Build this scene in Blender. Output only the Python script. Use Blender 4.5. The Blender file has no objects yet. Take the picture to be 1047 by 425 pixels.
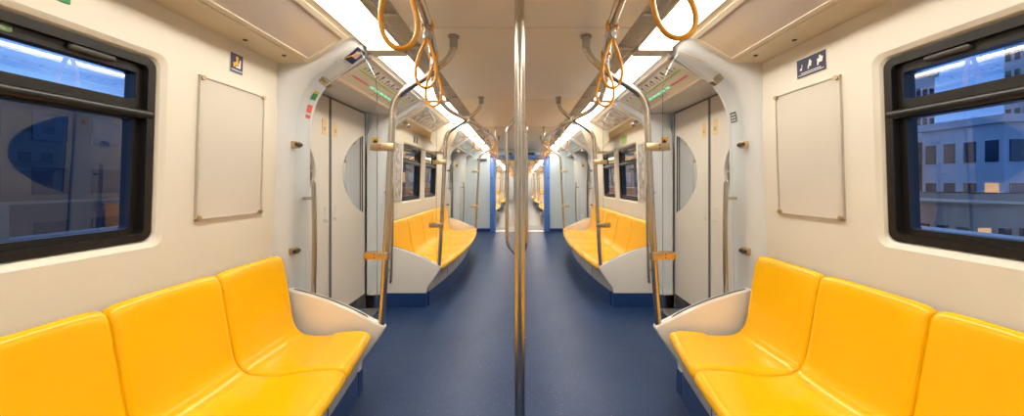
import bpy, bmesh, math, random
from mathutils import Vector, Matrix
from mathutils.geometry import tessellate_polygon
random.seed(7)
S = bpy.context.scene
COL = S.collection
PI = math.pi

# ------------------------------------------------------------------ camera, world, exposure
cam = bpy.data.cameras.new('camera'); camo = bpy.data.objects.new('camera', cam); COL.objects.link(camo)
camo.location = (0, 0, 1.32); camo.rotation_euler = (PI/2, 0, 0)
cam.sensor_width = 36; cam.sensor_fit = 'HORIZONTAL'; cam.lens = 350/1047*36
cam.shift_x = -8/1047; cam.shift_y = -25.5/1047; cam.clip_start = .02; cam.clip_end = 500
S.camera = camo
S.view_settings.view_transform = 'Standard'; S.view_settings.look = 'None'
S.view_settings.gamma = 1; S.view_settings.use_curve_mapping = False
S.view_settings.exposure = 1.05
LAMP = 7.5          # strength of the fluorescent diffusers
SKY = 0.75
w = bpy.data.worlds.new('dusk_sky'); S.world = w; w.use_nodes = True
nt = w.node_tree; nt.nodes.clear()
out = nt.nodes.new('ShaderNodeOutputWorld'); bg = nt.nodes.new('ShaderNodeBackground')
tc = nt.nodes.new('ShaderNodeTexCoord'); nz = nt.nodes.new('ShaderNodeTexNoise'); rp = nt.nodes.new('ShaderNodeValToRGB')
mp = nt.nodes.new('ShaderNodeMapping'); mp.inputs['Scale'].default_value = (1.5, 1.5, 9)
nz.inputs['Scale'].default_value = 2.2; nz.inputs['Detail'].default_value = 5
rp.color_ramp.elements[0].position = .35; rp.color_ramp.elements[0].color = (.045, .17, .55, 1)
rp.color_ramp.elements[1].position = .7; rp.color_ramp.elements[1].color = (.24, .45, .85, 1)
nt.links.new(tc.outputs['Generated'], mp.inputs[0]); nt.links.new(mp.outputs[0], nz.inputs['Vector'])
nt.links.new(nz.outputs['Fac'], rp.inputs[0]); nt.links.new(rp.outputs[0], bg.inputs[0]); nt.links.new(bg.outputs[0], out.inputs[0])
bg.inputs[1].default_value = SKY

# ------------------------------------------------------------------ materials
def mat(name, col, rough=.5, metal=0, spec=.5, noise=0, nscale=40, bump=0, bscale=200, coat=0, emit=None, es=0):
    m = bpy.data.materials.new(name); m.use_nodes = True
    n = m.node_tree.nodes; l = m.node_tree.links; b = n['Principled BSDF']
    b.inputs['Base Color'].default_value = (*col, 1); b.inputs['Roughness'].default_value = rough
    b.inputs['Metallic'].default_value = metal; b.inputs['Specular IOR Level'].default_value = spec
    b.inputs['Coat Weight'].default_value = coat; b.inputs['Coat Roughness'].default_value = .06
    t = n.new('ShaderNodeTexCoord')
    if noise:
        a = n.new('ShaderNodeTexNoise'); a.inputs['Scale'].default_value = nscale; a.inputs['Detail'].default_value = 4
        r = n.new('ShaderNodeValToRGB')
        r.color_ramp.elements[0].position = .3; r.color_ramp.elements[1].position = .7
        r.color_ramp.elements[0].color = (*[c*(1-noise) for c in col], 1)
        r.color_ramp.elements[1].color = (*[min(1, c*(1+noise)) for c in col], 1)
        l.new(t.outputs['Object'], a.inputs['Vector']); l.new(a.outputs['Fac'], r.inputs[0]); l.new(r.outputs[0], b.inputs['Base Color'])
    if bump:
        a = n.new('ShaderNodeTexNoise'); a.inputs['Scale'].default_value = bscale
        k = n.new('ShaderNodeBump'); k.inputs['Strength'].default_value = bump; k.inputs['Distance'].default_value = .001
        l.new(t.outputs['Object'], a.inputs['Vector']); l.new(a.outputs['Fac'], k.inputs['Height']); l.new(k.outputs[0], b.inputs['Normal'])
    if emit:
        b.inputs['Emission Color'].default_value = (*emit, 1); b.inputs['Emission Strength'].default_value = es
    return m
M = {}
M['wall'] = mat('cream_wall_panel', (.76, .72, .615), .42, noise=.02, nscale=3, bump=.08)
M['soffit'] = mat('cream_soffit', (.73, .66, .52), .42, noise=.02, nscale=3)
M['portal'] = mat('pale_grey_gloss', (.66, .68, .69), .28, noise=.015, nscale=3, coat=.2)
M['portal_blue'] = mat('pale_blue_grey', (.58, .66, .70), .3, noise=.015, nscale=3)
M['door'] = mat('door_enamel', (.72, .66, .58), .32, noise=.02, nscale=2)
M['ceil'] = mat('ceiling_paint', (.85, .80, .68), .45, noise=.02, nscale=2, bump=.1, bscale=60)
M['white'] = mat('white_fibreglass', (.80, .76, .69), .25, noise=.015, nscale=5, coat=.3)
M['base'] = mat('grey_laminate', (.36, .37, .37), .4, noise=.05, nscale=12)
M['kick'] = mat('navy_skirting', (.012, .045, .17), .35, noise=.1, nscale=20)
M['rubber'] = mat('black_rubber', (.02, .02, .02), .6, noise=.1, nscale=20)
M['frame'] = mat('window_black', (.010, .0085, .007), .33, noise=.1, nscale=30)
M['latch'] = mat('latch_grey', (.06, .055, .05), .4, noise=.1, nscale=30)
M['steel'] = mat('brushed_steel', (.54, .49, .42), .26, 1, noise=.05, nscale=30)
M['brass'] = mat('warm_steel_plate', (.58, .44, .26), .33, 1, noise=.06, nscale=30)
M['alu'] = mat('aluminium_trim', (.70, .67, .60), .35, .8, noise=.04, nscale=30)
M['strap'] = mat('orange_strap', (.80, .35, .015), .4, noise=.08, nscale=30, coat=.2)
M['knob'] = mat('grey_knob', (.38, .37, .35), .35, .3, noise=.05, nscale=30)
M['vent'] = mat('vent_grille', (.58, .54, .48), .4, .3, noise=.05, nscale=20)
M['dark'] = mat('dark_gap', (.035, .032, .03), .6, noise=.1, nscale=20)
M['gap'] = mat('seal_grey', (.13, .14, .14), .5, noise=.1, nscale=20)
M['panel'] = mat('advert_panel', (.66, .60, .55), .12, noise=.02, nscale=2, coat=.4)
M['poster'] = mat('poster_board', (.66, .62, .54), .22, noise=.02, nscale=2)
M['print'] = mat('printed_advert', (.42, .40, .40), .25, noise=.55, nscale=14)
M['map'] = mat('map_board', (.66, .64, .60), .25, noise=.02, nscale=2)
M['green'] = mat('line_green', (.28, .50, .06), .4, noise=.05)
M['teal'] = mat('led_green', (.05, .55, .32), .4, noise=.05, emit=(.1, .8, .45), es=.5)
M['red'] = mat('line_red', (.75, .12, .08), .4, noise=.05)
M['ink'] = mat('ink_dark', (.06, .06, .06), .5, noise=.05)
M['navy'] = mat('sign_navy', (.012, .018, .075), .3, noise=.05)
M['signwhite'] = mat('sign_white', (.85, .83, .78), .4, noise=.02)
M['signgold'] = mat('sign_gold', (.85, .48, .04), .4, noise=.03)
M['signgreen'] = mat('sign_green', (.02, .25, .06), .4, noise=.05)
M['tag'] = mat('tag_cream_yellow', (.78, .56, .24), .4, noise=.05)
M['pink'] = mat('sticker_pink', (.7, .45, .4), .4, noise=.05)
M['gang'] = mat('gangway_blue', (.10, .25, .72), .3, noise=.04, nscale=5, coat=.3)
M['gangg'] = mat('gangway_grey', (.30, .31, .33), .5, noise=.08, nscale=8)
M['grey_floor'] = mat('grey_vinyl', (.10, .10, .105), .35, noise=.1, nscale=60)
M['mirror'] = mat('tinted_plate', (.25, .27, .29), .15, .7, noise=.05)
M['concrete'] = mat('concrete_facade', (.55, .57, .62), .7, noise=.12, nscale=.4)
M['concrete2'] = mat('dark_facade', (.06, .065, .075), .7, noise=.15, nscale=.4)
M['concrete3'] = mat('ochre_facade', (.40, .33, .27), .7, noise=.15, nscale=.4)
M['bwin'] = mat('facade_window', (.03, .045, .08), .15, noise=.2, nscale=.8)
M['blit'] = mat('lit_window', (.9, .5, .2), .5, noise=.1, emit=(1, .5, .2), es=.35)
M['ground'] = mat('asphalt', (.06, .065, .07), .8, noise=.2, nscale=.5)

def yellow():
    m = mat('yellow_fibreglass', (.98, .52, .0003), .24, 0, .35, noise=.012, nscale=4, coat=.12)
    return m
M['yellow'] = yellow()
def lampmat():
    m = bpy.data.materials.new('fluorescent_diffuser'); m.use_nodes = True
    n = m.node_tree.nodes; n.clear(); l = m.node_tree.links
    o = n.new('ShaderNodeOutputMaterial'); e = n.new('ShaderNodeEmission')
    e.inputs[0].default_value = (1, .93, .82, 1); e.inputs[1].default_value = LAMP
    l.new(e.outputs[0], o.inputs[0]); return m
M['lamp'] = lampmat()
def floormat(name, c0, c1):
    m = bpy.data.materials.new(name); m.use_nodes = True
    n = m.node_tree.nodes; l = m.node_tree.links; b = n['Principled BSDF']
    t = n.new('ShaderNodeTexCoord')
    v = n.new('ShaderNodeTexVoronoi'); v.inputs['Scale'].default_value = 48
    r = n.new('ShaderNodeValToRGB'); r.color_ramp.elements[0].position = .10; r.color_ramp.elements[1].position = .15
    r.color_ramp.elements[0].color = (.30, .33, .38, 1); r.color_ramp.elements[1].color = (0, 0, 0, 1)
    a = n.new('ShaderNodeTexNoise'); a.inputs['Scale'].default_value = 2.5; a.inputs['Detail'].default_value = 6
    r2 = n.new('ShaderNodeValToRGB'); r2.color_ramp.elements[0].color = (*c0, 1); r2.color_ramp.elements[1].color = (*c1, 1)
    r2.color_ramp.elements[0].position = .35; r2.color_ramp.elements[1].position = .65
    x = n.new('ShaderNodeMix'); x.data_type = 'RGBA'; x.blend_type = 'ADD'; x.inputs[0].default_value = .45
    l.new(t.outputs['Object'], v.inputs['Vector']); l.new(t.outputs['Object'], a.inputs['Vector'])
    l.new(v.outputs['Distance'], r.inputs[0]); l.new(a.outputs['Fac'], r2.inputs[0])
    l.new(r2.outputs[0], x.inputs[6]); l.new(r.outputs[0], x.inputs[7]); l.new(x.outputs[2], b.inputs['Base Color'])
    b.inputs['Roughness'].default_value = .40; b.inputs['Specular IOR Level'].default_value = .32
    k = n.new('ShaderNodeBump'); k.inputs['Strength'].default_value = .15; k.inputs['Distance'].default_value = .002
    a2 = n.new('ShaderNodeTexNoise'); a2.inputs['Scale'].default_value = 60
    l.new(t.outputs['Object'], a2.inputs['Vector']); l.new(a2.outputs['Fac'], k.inputs['Height']); l.new(k.outputs[0], b.inputs['Normal'])
    return m
M['floor'] = floormat('blue_speckled_vinyl', (.016, .042, .125), (.024, .055, .145))
def glassmat(name, tint, ior, rough=0.0):
    m = bpy.data.materials.new(name); m.use_nodes = True
    n = m.node_tree.nodes; n.clear(); l = m.node_tree.links
    o = n.new('ShaderNodeOutputMaterial'); mx = n.new('ShaderNodeMixShader'); f = n.new('ShaderNodeFresnel')
    t = n.new('ShaderNodeBsdfTransparent'); g = n.new('ShaderNodeBsdfGlossy')
    f.inputs[0].default_value = ior; t.inputs[0].default_value = (*tint, 1); g.inputs['Roughness'].default_value = rough
    l.new(f.outputs[0], mx.inputs[0]); l.new(t.outputs[0], mx.inputs[1]); l.new(g.outputs[0], mx.inputs[2]); l.new(mx.outputs[0], o.inputs[0])
    return m
M['glass'] = glassmat('window_glass', (.80, .85, .90), 2.0)
M['screen'] = glassmat('clear_screen', (.99, .995, .99), 1.13)
M['doorglass'] = glassmat('door_glass', (.50, .58, .63), 1.45)

# ------------------------------------------------------------------ helpers
def new(name, verts, faces, m, parent=None, smooth=False, mats=None, fm=None):
    me = bpy.data.meshes.new(name); me.from_pydata([tuple(v) for v in verts], [], faces); me.validate()
    bm = bmesh.new(); bm.from_mesh(me); bmesh.ops.recalc_face_normals(bm, faces=bm.faces); bm.to_mesh(me); bm.free()
    for mm in (mats or [m]): me.materials.append(M[mm] if isinstance(mm, str) else mm)
    if fm and len(fm) == len(me.polygons):
        for p, i in zip(me.polygons, fm): p.material_index = i
    if smooth:
        me.shade_smooth() if hasattr(me, 'shade_smooth') else None
        if smooth != True:
            me.set_sharp_from_angle(angle=math.radians(smooth))
    o = bpy.data.objects.new(name, me); COL.objects.link(o)
    if parent is not None:
        o.parent = parent; o.location = -parent.location if parent.type == 'EMPTY' else (0, 0, 0)
    return o
class MB:
    def __init__(s): s.v = []; s.f = []; s.m = []
    def add(s, v, f, mi=0):
        n = len(s.v); s.v += [Vector(a) for a in v]; s.f += [tuple(i+n for i in q) for q in f]; s.m += [mi]*len(f); return s
    def box(s, x0, x1, y0, y1, z0, z1, mi=0):
        v = [(x, y, z) for x in (x0, x1) for y in (y0, y1) for z in (z0, z1)]
        return s.add(v, [(0,1,3,2),(4,6,7,5),(0,4,5,1),(2,3,7,6),(0,2,6,4),(1,5,7,3)], mi)
    def rbox(s, x0, x1, y0, y1, z0, z1, r=.004, mi=0):
        bm = bmesh.new()
        bmesh.ops.create_cube(bm, size=1, matrix=Matrix.Translation(((x0+x1)/2, (y0+y1)/2, (z0+z1)/2)) @ Matrix.Diagonal((abs(x1-x0), abs(y1-y0), abs(z1-z0), 1)))
        bmesh.ops.bevel(bm, geom=bm.edges[:], offset=r, segments=2, affect='EDGES', profile=.5)
        bm.verts.index_update()
        s.add([v.co.copy() for v in bm.verts], [tuple(v.index for v in f.verts) for f in bm.faces], mi); bm.free(); return s
    def quad(s, a, b, c, d, mi=0): return s.add([a, b, c, d], [(0, 1, 2, 3)], mi)
    def tube(s, pts, r, n=10, closed=False, bi=None, r2=None, mi=0):
        pts = [Vector(p) for p in pts]; N = len(pts); r2 = r2 or r
        rings = []; prev = None
        for i, p in enumerate(pts):
            a = pts[(i-1) % N] if (closed or i > 0) else p
            b = pts[(i+1) % N] if (closed or i < N-1) else p
            t = (b-a).normalized()
            if bi is not None: u = Vector(bi)
            else:
                u = prev if prev is not None else (Vector((0, 1, 0)) if abs(t.y) < .8 else Vector((1, 0, 0)))
            u = (u - t*u.dot(t)).normalized(); prev = u; q = t.cross(u)
            rings.append([p + u*math.cos(k*2*PI/n)*r2 + q*math.sin(k*2*PI/n)*r for k in range(n)])
        v = [c for g in rings for c in g]; f = []
        for i in range(N if closed else N-1):
            j = (i+1) % N
            for k in range(n): f.append((i*n+k, i*n+(k+1) % n, j*n+(k+1) % n, j*n+k))
        if not closed: f += [tuple(range(n)), tuple((N-1)*n+k for k in range(n))]
        return s.add(v, f, mi)
    def prism(s, poly, y0, y1, mi=0, side=1):     # poly in (x,z), extruded along y
        n = len(poly); v = [(side*x, y0, z) for x, z in poly] + [(side*x, y1, z) for x, z in poly]
        tri = tessellate_polygon([[Vector((x, z, 0)) for x, z in poly]])
        f = [tuple(t) for t in tri] + [tuple(i+n for i in t) for t in tri]
        f += [(i, (i+1) % n, (i+1) % n+n, i+n) for i in range(n)]
        return s.add(v, f, mi)
    def build(s, name, m, parent=None, smooth=False, mats=None):
        return new(name, s.v, s.f, m, parent, smooth, mats, s.m if mats else None)
def catmull(pts, k=6):
    pts = [Vector(p) for p in pts]; P = [pts[0]*2-pts[1]] + pts + [pts[-1]*2-pts[-2]]; o = []
    for i in range(1, len(P)-2):
        for j in range(k):
            t = j/k; a, b, c, d = P[i-1:i+3]
            o.append(.5*((2*b)+(c-a)*t+(2*a-5*b+4*c-d)*t*t+(3*b-a-3*c+d)*t**3))
    o.append(pts[-1]); return o
def root(name, label, cat, loc, group=None):
    o = bpy.data.objects.new(name, None); COL.objects.link(o); o.location = loc; o.empty_display_size = .1
    tag(o, label, cat, group); return o
def tag(o, label, cat, group=None):
    o['label'] = label; o['category'] = cat
    if group: o['group'] = group
    return o
def struct(o, label=None):
    o['kind'] = 'structure'
    if label: o['label'] = label
    return o
def sroot(name, loc):
    o = bpy.data.objects.new(name, None); COL.objects.link(o); o.location = loc; o['kind'] = 'structure'; return o
def kids(o): return [c for c in bpy.data.objects if c.parent == o]
def copy_tree(o, dy, parent=None, label=None, group=None):
    c = o.copy(); COL.objects.link(c)
    if parent is not None: c.parent = parent
    else: c.location = (o.location.x, o.location.y+dy, o.location.z)
    if label: c['label'] = label
    if group: c['group'] = group
    for ch in kids(o): copy_tree(ch, dy, c)
    return c
SIDE = {-1: 'left', 1: 'right'}
def xw(z): return 1.45 + .033*(2.03-z)          # the wall leans out slightly towards the floor
def rrect(y0, y1, z0, z1, r, n=5):
    o = []
    for cy, cz, a in ((y1-r, z1-r, 0), (y0+r, z1-r, 90), (y0+r, z0+r, 180), (y1-r, z0+r, 270)):
        for i in range(n+1):
            t = math.radians(a+90*i/n); o.append((cy+r*math.cos(t), cz+r*math.sin(t)))
    return o

CAR0, CAR1 = -2.4, 9.3
# ------------------------------------------------------------------ floor
b = MB(); b.quad((-1.7, CAR0, 0), (1.7, CAR0, 0), (1.7, CAR1, 0), (-1.7, CAR1, 0)); b.box(-1.7, 1.7, CAR0, CAR1, -.06, -.001)
struct(b.build('floor', 'floor'))
b = MB(); b.box(-1.7, 1.7, 10.3, 30, -.06, -.004)
struct(b.build('floor', 'grey_floor'))
# ------------------------------------------------------------------ walls with window openings
WIN = [(.59, 1.39), (4.32, 5.12), (5.34, 6.08)]
WZ = (1.09, 1.815)
def wall_panel(b, s, y0, y1, wins, ztop=2.05):
    """flat leaning wall from y0 to y1 with rounded window openings and a bevelled recess"""
    xs = lambda z: s*xw(z)
    loops = [[Vector((y0, 0, 0)), Vector((y1, 0, 0)), Vector((y1, ztop, 0)), Vector((y0, ztop, 0))]]
    holes = []
    for a, c in wins:
        h = rrect(a-.028, c+.028, WZ[0]-.028, WZ[1]+.028, .04); holes.append((a, c, h))
        loops.append([Vector((p[0], p[1], 0)) for p in h])
    flat = [p for l in loops for p in l]
    b.add([(xs(p.y), p.x, p.y) for p in flat], [tuple(t) for t in tessellate_polygon(loops)])
    for a, c, h in holes:
        n = len(h); inner = rrect(a, c, WZ[0], WZ[1], .035)
        v = [(xs(z), y, z) for y, z in h] + [(xs(z)+s*.012, y*.6+h[i][0]*.4, z*.6+h[i][1]*.4) for i, (y, z) in enumerate(inner)] + [(xs(z)+s*.035, y, z) for y, z in inner] + [(xs(z)+s*.10, y, z) for y, z in inner]
        for k in range(3): b.add(v[k*n:(k+2)*n], [(i, (i+1) % n, (i+1) % n+n, i+n) for i in range(n)])
for s in (-1, 1):
    b = MB()
    wall_panel(b, s, CAR0, 2.08, [WIN[0]])
    wall_panel(b, s, 3.78, 6.60, WIN[1:])
    wall_panel(b, s, 8.42, CAR1, [])
    struct(b.build('wall_'+SIDE[s], 'wall', smooth=35))
b = MB(); b.box(-1.7, 1.7, CAR0-.05, CAR0, 0, 2.3); struct(b.build('wall_back', 'wall'))

def window(idx, s, y0, y1):
    xo = lambda z, d: s*(xw(z)+d)
    r = sroot('window_%d' % idx, (s*1.5, (y0+y1)/2, 1.1))
    def ring(bm, o, i, d0, d1):
        n = len(o)
        L = [[(xo(z, d), y, z) for y, z in lp] for lp, d in ((o, d1), (o, d0), (i, d0), (i, d1))]
        for k in range(3): bm.add(L[k]+L[k+1], [(a, (a+1) % n, (a+1) % n+n, a+n) for a in range(n)])
    z0, z1 = WZ
    b = MB(); ring(b, rrect(y0, y1, z0, z1, .035), rrect(y0+.028, y1-.028, z0+.028, z1-.03, .02), .018, .10)
    ring(b, rrect(y0+.026, y1-.026, z0+.026, 1.60, .01), rrect(y0+.055, y1-.055, z0+.052, 1.570, .01), .045, .085)
    ring(b, rrect(y0+.026, y1-.026, 1.60, z1-.028, .01), rrect(y0+.052, y1-.052, 1.645, 1.752, .01), .04, .085)
    b.build('frame', 'frame', r, smooth=35)
    b = MB()
    for zz, rr in ((1.592, .018),): b.tube([(xo(zz, .026), y0+.01, zz), (xo(zz, .026), y1-.01, zz)], rr, 12, r2=.014)
    b.build('crossbar', 'frame', r, smooth=60)
    b = MB(); b.quad(*[(xo(z, .065), y, z) for y, z in ((y0+.04, z0+.04), (y1-.04, z0+.04), (y1-.04, 1.60), (y0+.04, 1.60))])
    b.build('pane', 'glass', r)
    b = MB(); b.quad(*[(xo(z, .062), y, z) for y, z in ((y0+.04, 1.63), (y1-.04, 1.63), (y1-.04, 1.765), (y0+.04, 1.765))])
    b.build('pane', 'glass', r)
    b = MB(); b.rbox(xo(1.77, .022), xo(1.77, .045), y1-.26, y1-.13, 1.762, 1.786, .009)
    b.build('latch', 'latch', r, smooth=60)
    b = MB(); b.rbox(xo(1.765, .034), xo(1.765, .045), y0+.08, y0+.42, 1.760, 1.784, .006)
    lb = b.build('lock_label', mat('label_silver_green', (.25, .38, .22), .3, .4, noise=.7, nscale=70), r, smooth=60)
wi = 1
for s in (-1, 1):
    for a, c in WIN: window(wi, s, a, c); wi += 1

# ------------------------------------------------------------------ ceiling, light troughs, soffits
b = MB()
seams = [CAR0, .2, 2.03, 3.75, 5.6, 7.45, CAR1]
for a, c in zip(seams, seams[1:]):
    b.rbox(-.66, .66, a+.005, c-.005, 2.24, 2.262, .003)
b.box(-1.7, 1.7, CAR0, CAR1, 2.30, 2.36); b.box(-.67, .67, CAR0, CAR1, 2.27, 2.30, 1)
struct(b.build('ceiling', 'ceil', smooth=30, mats=['ceil', 'dark']))
lights = [-1.80, -.43, .93, 2.30, 3.66, 5.04, 6.42, 7.80, CAR1]
names = ['nearest the camera', 'second from the camera', 'above the near sliding door', 'fourth from the camera', 'over the middle of the far bench', 'over the end of the far bench', 'above the far sliding door', 'last before the gangway']
li = 0
for s in (-1, 1):
    for i, (a, c) in enumerate(zip(lights, lights[1:])):
        r = root('ceiling_light', 'white ceiling light panel on the %s, %s' % (SIDE[s], names[i] if i else 'behind the camera end'), 'ceiling light', (s*.89, (a+c)/2, 2.2), 'fluorescent ceiling panels')
        bm = MB(); bm.box(s*.785, s*.995, a+.06, c-.06, 2.225, 2.235); bm.build('diffuser', 'lamp', r)
        bm = MB(); bm.rbox(s*.775, s*1.005, a-.0, a+.06, 2.188, 2.24, .004); bm.rbox(s*.775, s*1.005, c-.06, c-.001, 2.188, 2.24, .004)
        bm.box(s*.775, s*.785, a, c-.001, 2.21, 2.24); bm.box(s*.995, s*1.005, a, c-.001, 2.205, 2.24)
        bm.build('frame', 'soffit', r)
        v = root('ceiling_vent', 'grey slotted grille beside the %s ceiling light %s' % (SIDE[s], names[i] if i else 'behind the camera end'), 'air vent', (s*.72, (a+c)/2, 2.22), 'slotted air grilles')
        bm = MB(); bm.quad((s*.66, a, 2.262), (s*.775, a, 2.25), (s*.775, c, 2.25), (s*.66, c, 2.262)); bm.build('backing', 'dark', v)
        bm = MB()
        for k in range(9):
            x = .664+k*.0125; z = 2.238-k*.0022
            wd = .012 if k in (7, 8) else .0075
            bm.box(s*x, s*(x+wd), a+.01, c-.01, z, z+.01)
        for k in range(4): bm.box(s*.662, s*.776, a+(c-a)*k/3-(.0 if k == 0 else .02 if k == 3 else .01), a+(c-a)*k/3+(.02 if k == 0 else 0 if k == 3 else .01), 2.222, 2.234)
        bm.build('grille', 'vent', v)

# soffit and cove trim along both sides
for s in (-1, 1):
    b = MB()
    for a, c in ((CAR0, 2.06), (3.76, 6.60), (8.40, CAR1)):
        b.prism([(1.27, 2.05), (1.275, 2.042), (1.49, 2.035), (1.49, 2.07), (1.27, 2.07)], a, c, 0, s)
        b.prism([(1.005, 2.205), (1.05, 2.19), (1.05, 2.225), (1.005, 2.235)], a, c, 0, s)
        for y in ((1.72, 1.93) if a < 0 else ()):
            b.tube([(s*(1.33 if y > 1.9 else 1.38), y, 2.046), (s*(1.33 if y > 1.9 else 1.38), y, 2.036)], .011, 10, mi=1)
    struct(b.build('trim_%d' % (1 if s < 0 else 2), 'soffit', mats=['soffit', 'dark']))

def cove_panel(s, a, c, printed, label):
    """sloping glossy panel between light and soffit"""
    r = root('advert_panel', label, 'advertising panel', (s*1.14, (a+c)/2, 2.1))
    A = Vector((1.03, 0, 2.192)); B = Vector((1.27, 0, 2.050)); d = (B-A).normalized(); n = Vector((d.z, 0, -d.x))
    if n.z > 0: n = -n
    def P(t, y, h): q = A + (B-A)*t + n*h; return (s*q.x, y, q.z)
    m = MB()
    def slab(mb, t0, t1, y0, y1, h0, h1, mi=0):
        v = [P(t, y, h) for t in (t0, t1) for y in (y0, y1) for h in (h0, h1)]
        mb.add(v, [(0,1,3,2),(4,6,7,5),(0,4,5,1),(2,3,7,6),(0,2,6,4),(1,5,7,3)], mi)
    slab(m, 0, 1, a, c, -.02, 0); m.build('board', 'panel', r)
    m = MB(); slab(m, 0, .10, a, c, 0, .006); slab(m, .93, 1, a, c, 0, .006); slab(m, .1, .93, a, a+.03, 0, .006); slab(m, .1, .93, c-.03, c, 0, .006)
    m.build('frame', 'soffit', r)
    if printed:
        m = MB(); slab(m, .18, .88, a+.12, c-.15, .001, .003); m.build('print', 'print', r)
for s in (-1, 1):
    cove_panel(s, -.9, .55, False, 'plain glossy cove panel over the near %s bench, at the picture edge' % SIDE[s])
    cove_panel(s, .56, 2.055, False, 'empty glossy cove advertising panel over the near %s bench, beside the door arch' % SIDE[s])
    cove_panel(s, 3.82, 4.88, True, 'printed grey cove advertisement over the camera end of the far %s bench' % SIDE[s])
    cove_panel(s, 5.45, 6.60, False, 'small glossy cove panel over the gangway end of the far %s bench' % SIDE[s])
    h = MB(); h.prism([(.99, 2.20), (1.27, 2.045), (1.28, 1.93), (1.17, 1.79), (1.15, 1.79), (1.06, 1.98), (.98, 2.16)], 4.90, 5.44, 0, s)
    h.rbox(s*1.13, s*1.32, 5.05, 5.40, 1.776, 1.79, .004)
    tag(h.build('ceiling_housing', 'soffit', smooth=30), 'cream angular housing hanging under the ceiling edge above the far %s bench' % SIDE[s], 'housing')

# ------------------------------------------------------------------ door portals (arches)
PROF = [(1.455, 0), (1.44, .5), (1.425, 1.1), (1.418, 1.55), (1.405, 1.74), (1.37, 1.87), (1.30, 1.975), (1.20, 2.055), (1.10, 2.125), (1.03, 2.185), (1.0, 2.24)]
def profile():
    p = catmull([Vector((x, 0, z)) for x, z in PROF], 5)
    nrm = []
    for i in range(len(p)):
        t = (p[min(i+1, len(p)-1)]-p[max(i-1, 0)]).normalized(); nrm.append(Vector((t.z, 0, -t.x)))
    return p, nrm            # normals point outward (to the wall)
PP, PN = profile()
def portal(idx, s, yw, yd):
    """yw: end that meets the wall, yd: end at the door"""
    d = 1 if yd > yw else -1
    secs = [(yw-.0*d, .17), (yw, .07), (yw+.03*d, .03), (yw+.08*d, .0), (yd-.10*d, 0), (yd-.09*d, .003), (yd-.085*d, 0), (yd-.05*d, .008), (yd-.018*d, .03), (yd, .07), (yd, .20)]
    v = []
    for y, o in secs:
        for p, n in zip(PP, PN):
            x = p.x + n.x*o; z = p.z + max(0, n.z)*o
            v.append((s*max(x, 1.0) if z > 2.2 else s*x, y, min(z, 2.26)))
    k = len(PP); f = [(i*k+j, i*k+j+1, (i+1)*k+j+1, (i+1)*k+j) for i in range(len(secs)-1) for j in range(k-1)]
    r = sroot('trim_%d' % idx, (s*1.4, (yw+yd)/2, 0))
    new('arch', v, f, 'portal', r, smooth=50)
    m = MB(); a, c = sorted((yw+.03*d, yd)); m.prism([(1.43, .0), (1.43, .15), (1.47, .15), (1.5, .15), (1.66, .15), (1.66, 0)], a, c, 0, s)
    m.build('skirting', 'kick', r)
    return r
def grab_bar(s, y, label):
    pts = catmull([(s*1.362, y, 1.335), (s*1.356, y, 1.30), (s*1.350, y, 1.05), (s*1.352, y, .75), (s*1.365, y, .32), (s*1.372, y, .27)], 5)
    m = MB(); m.tube(pts, .015, 10, bi=(0, 1, 0))
    for z in (.40, 1.22): m.tube([(s*1.358, y, z), (s*1.43, y, z)], .011, 10)
    tag(m.build('grab_bar', 'steel', smooth=60), label, 'grab bar')
DOORS = [(2.05, 2.38, 3.58, 3.80, 'near'), (6.58, 6.86, 8.18, 8.44, 'far')]
pi_, di = 3, 1
MONDIM = []
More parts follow.
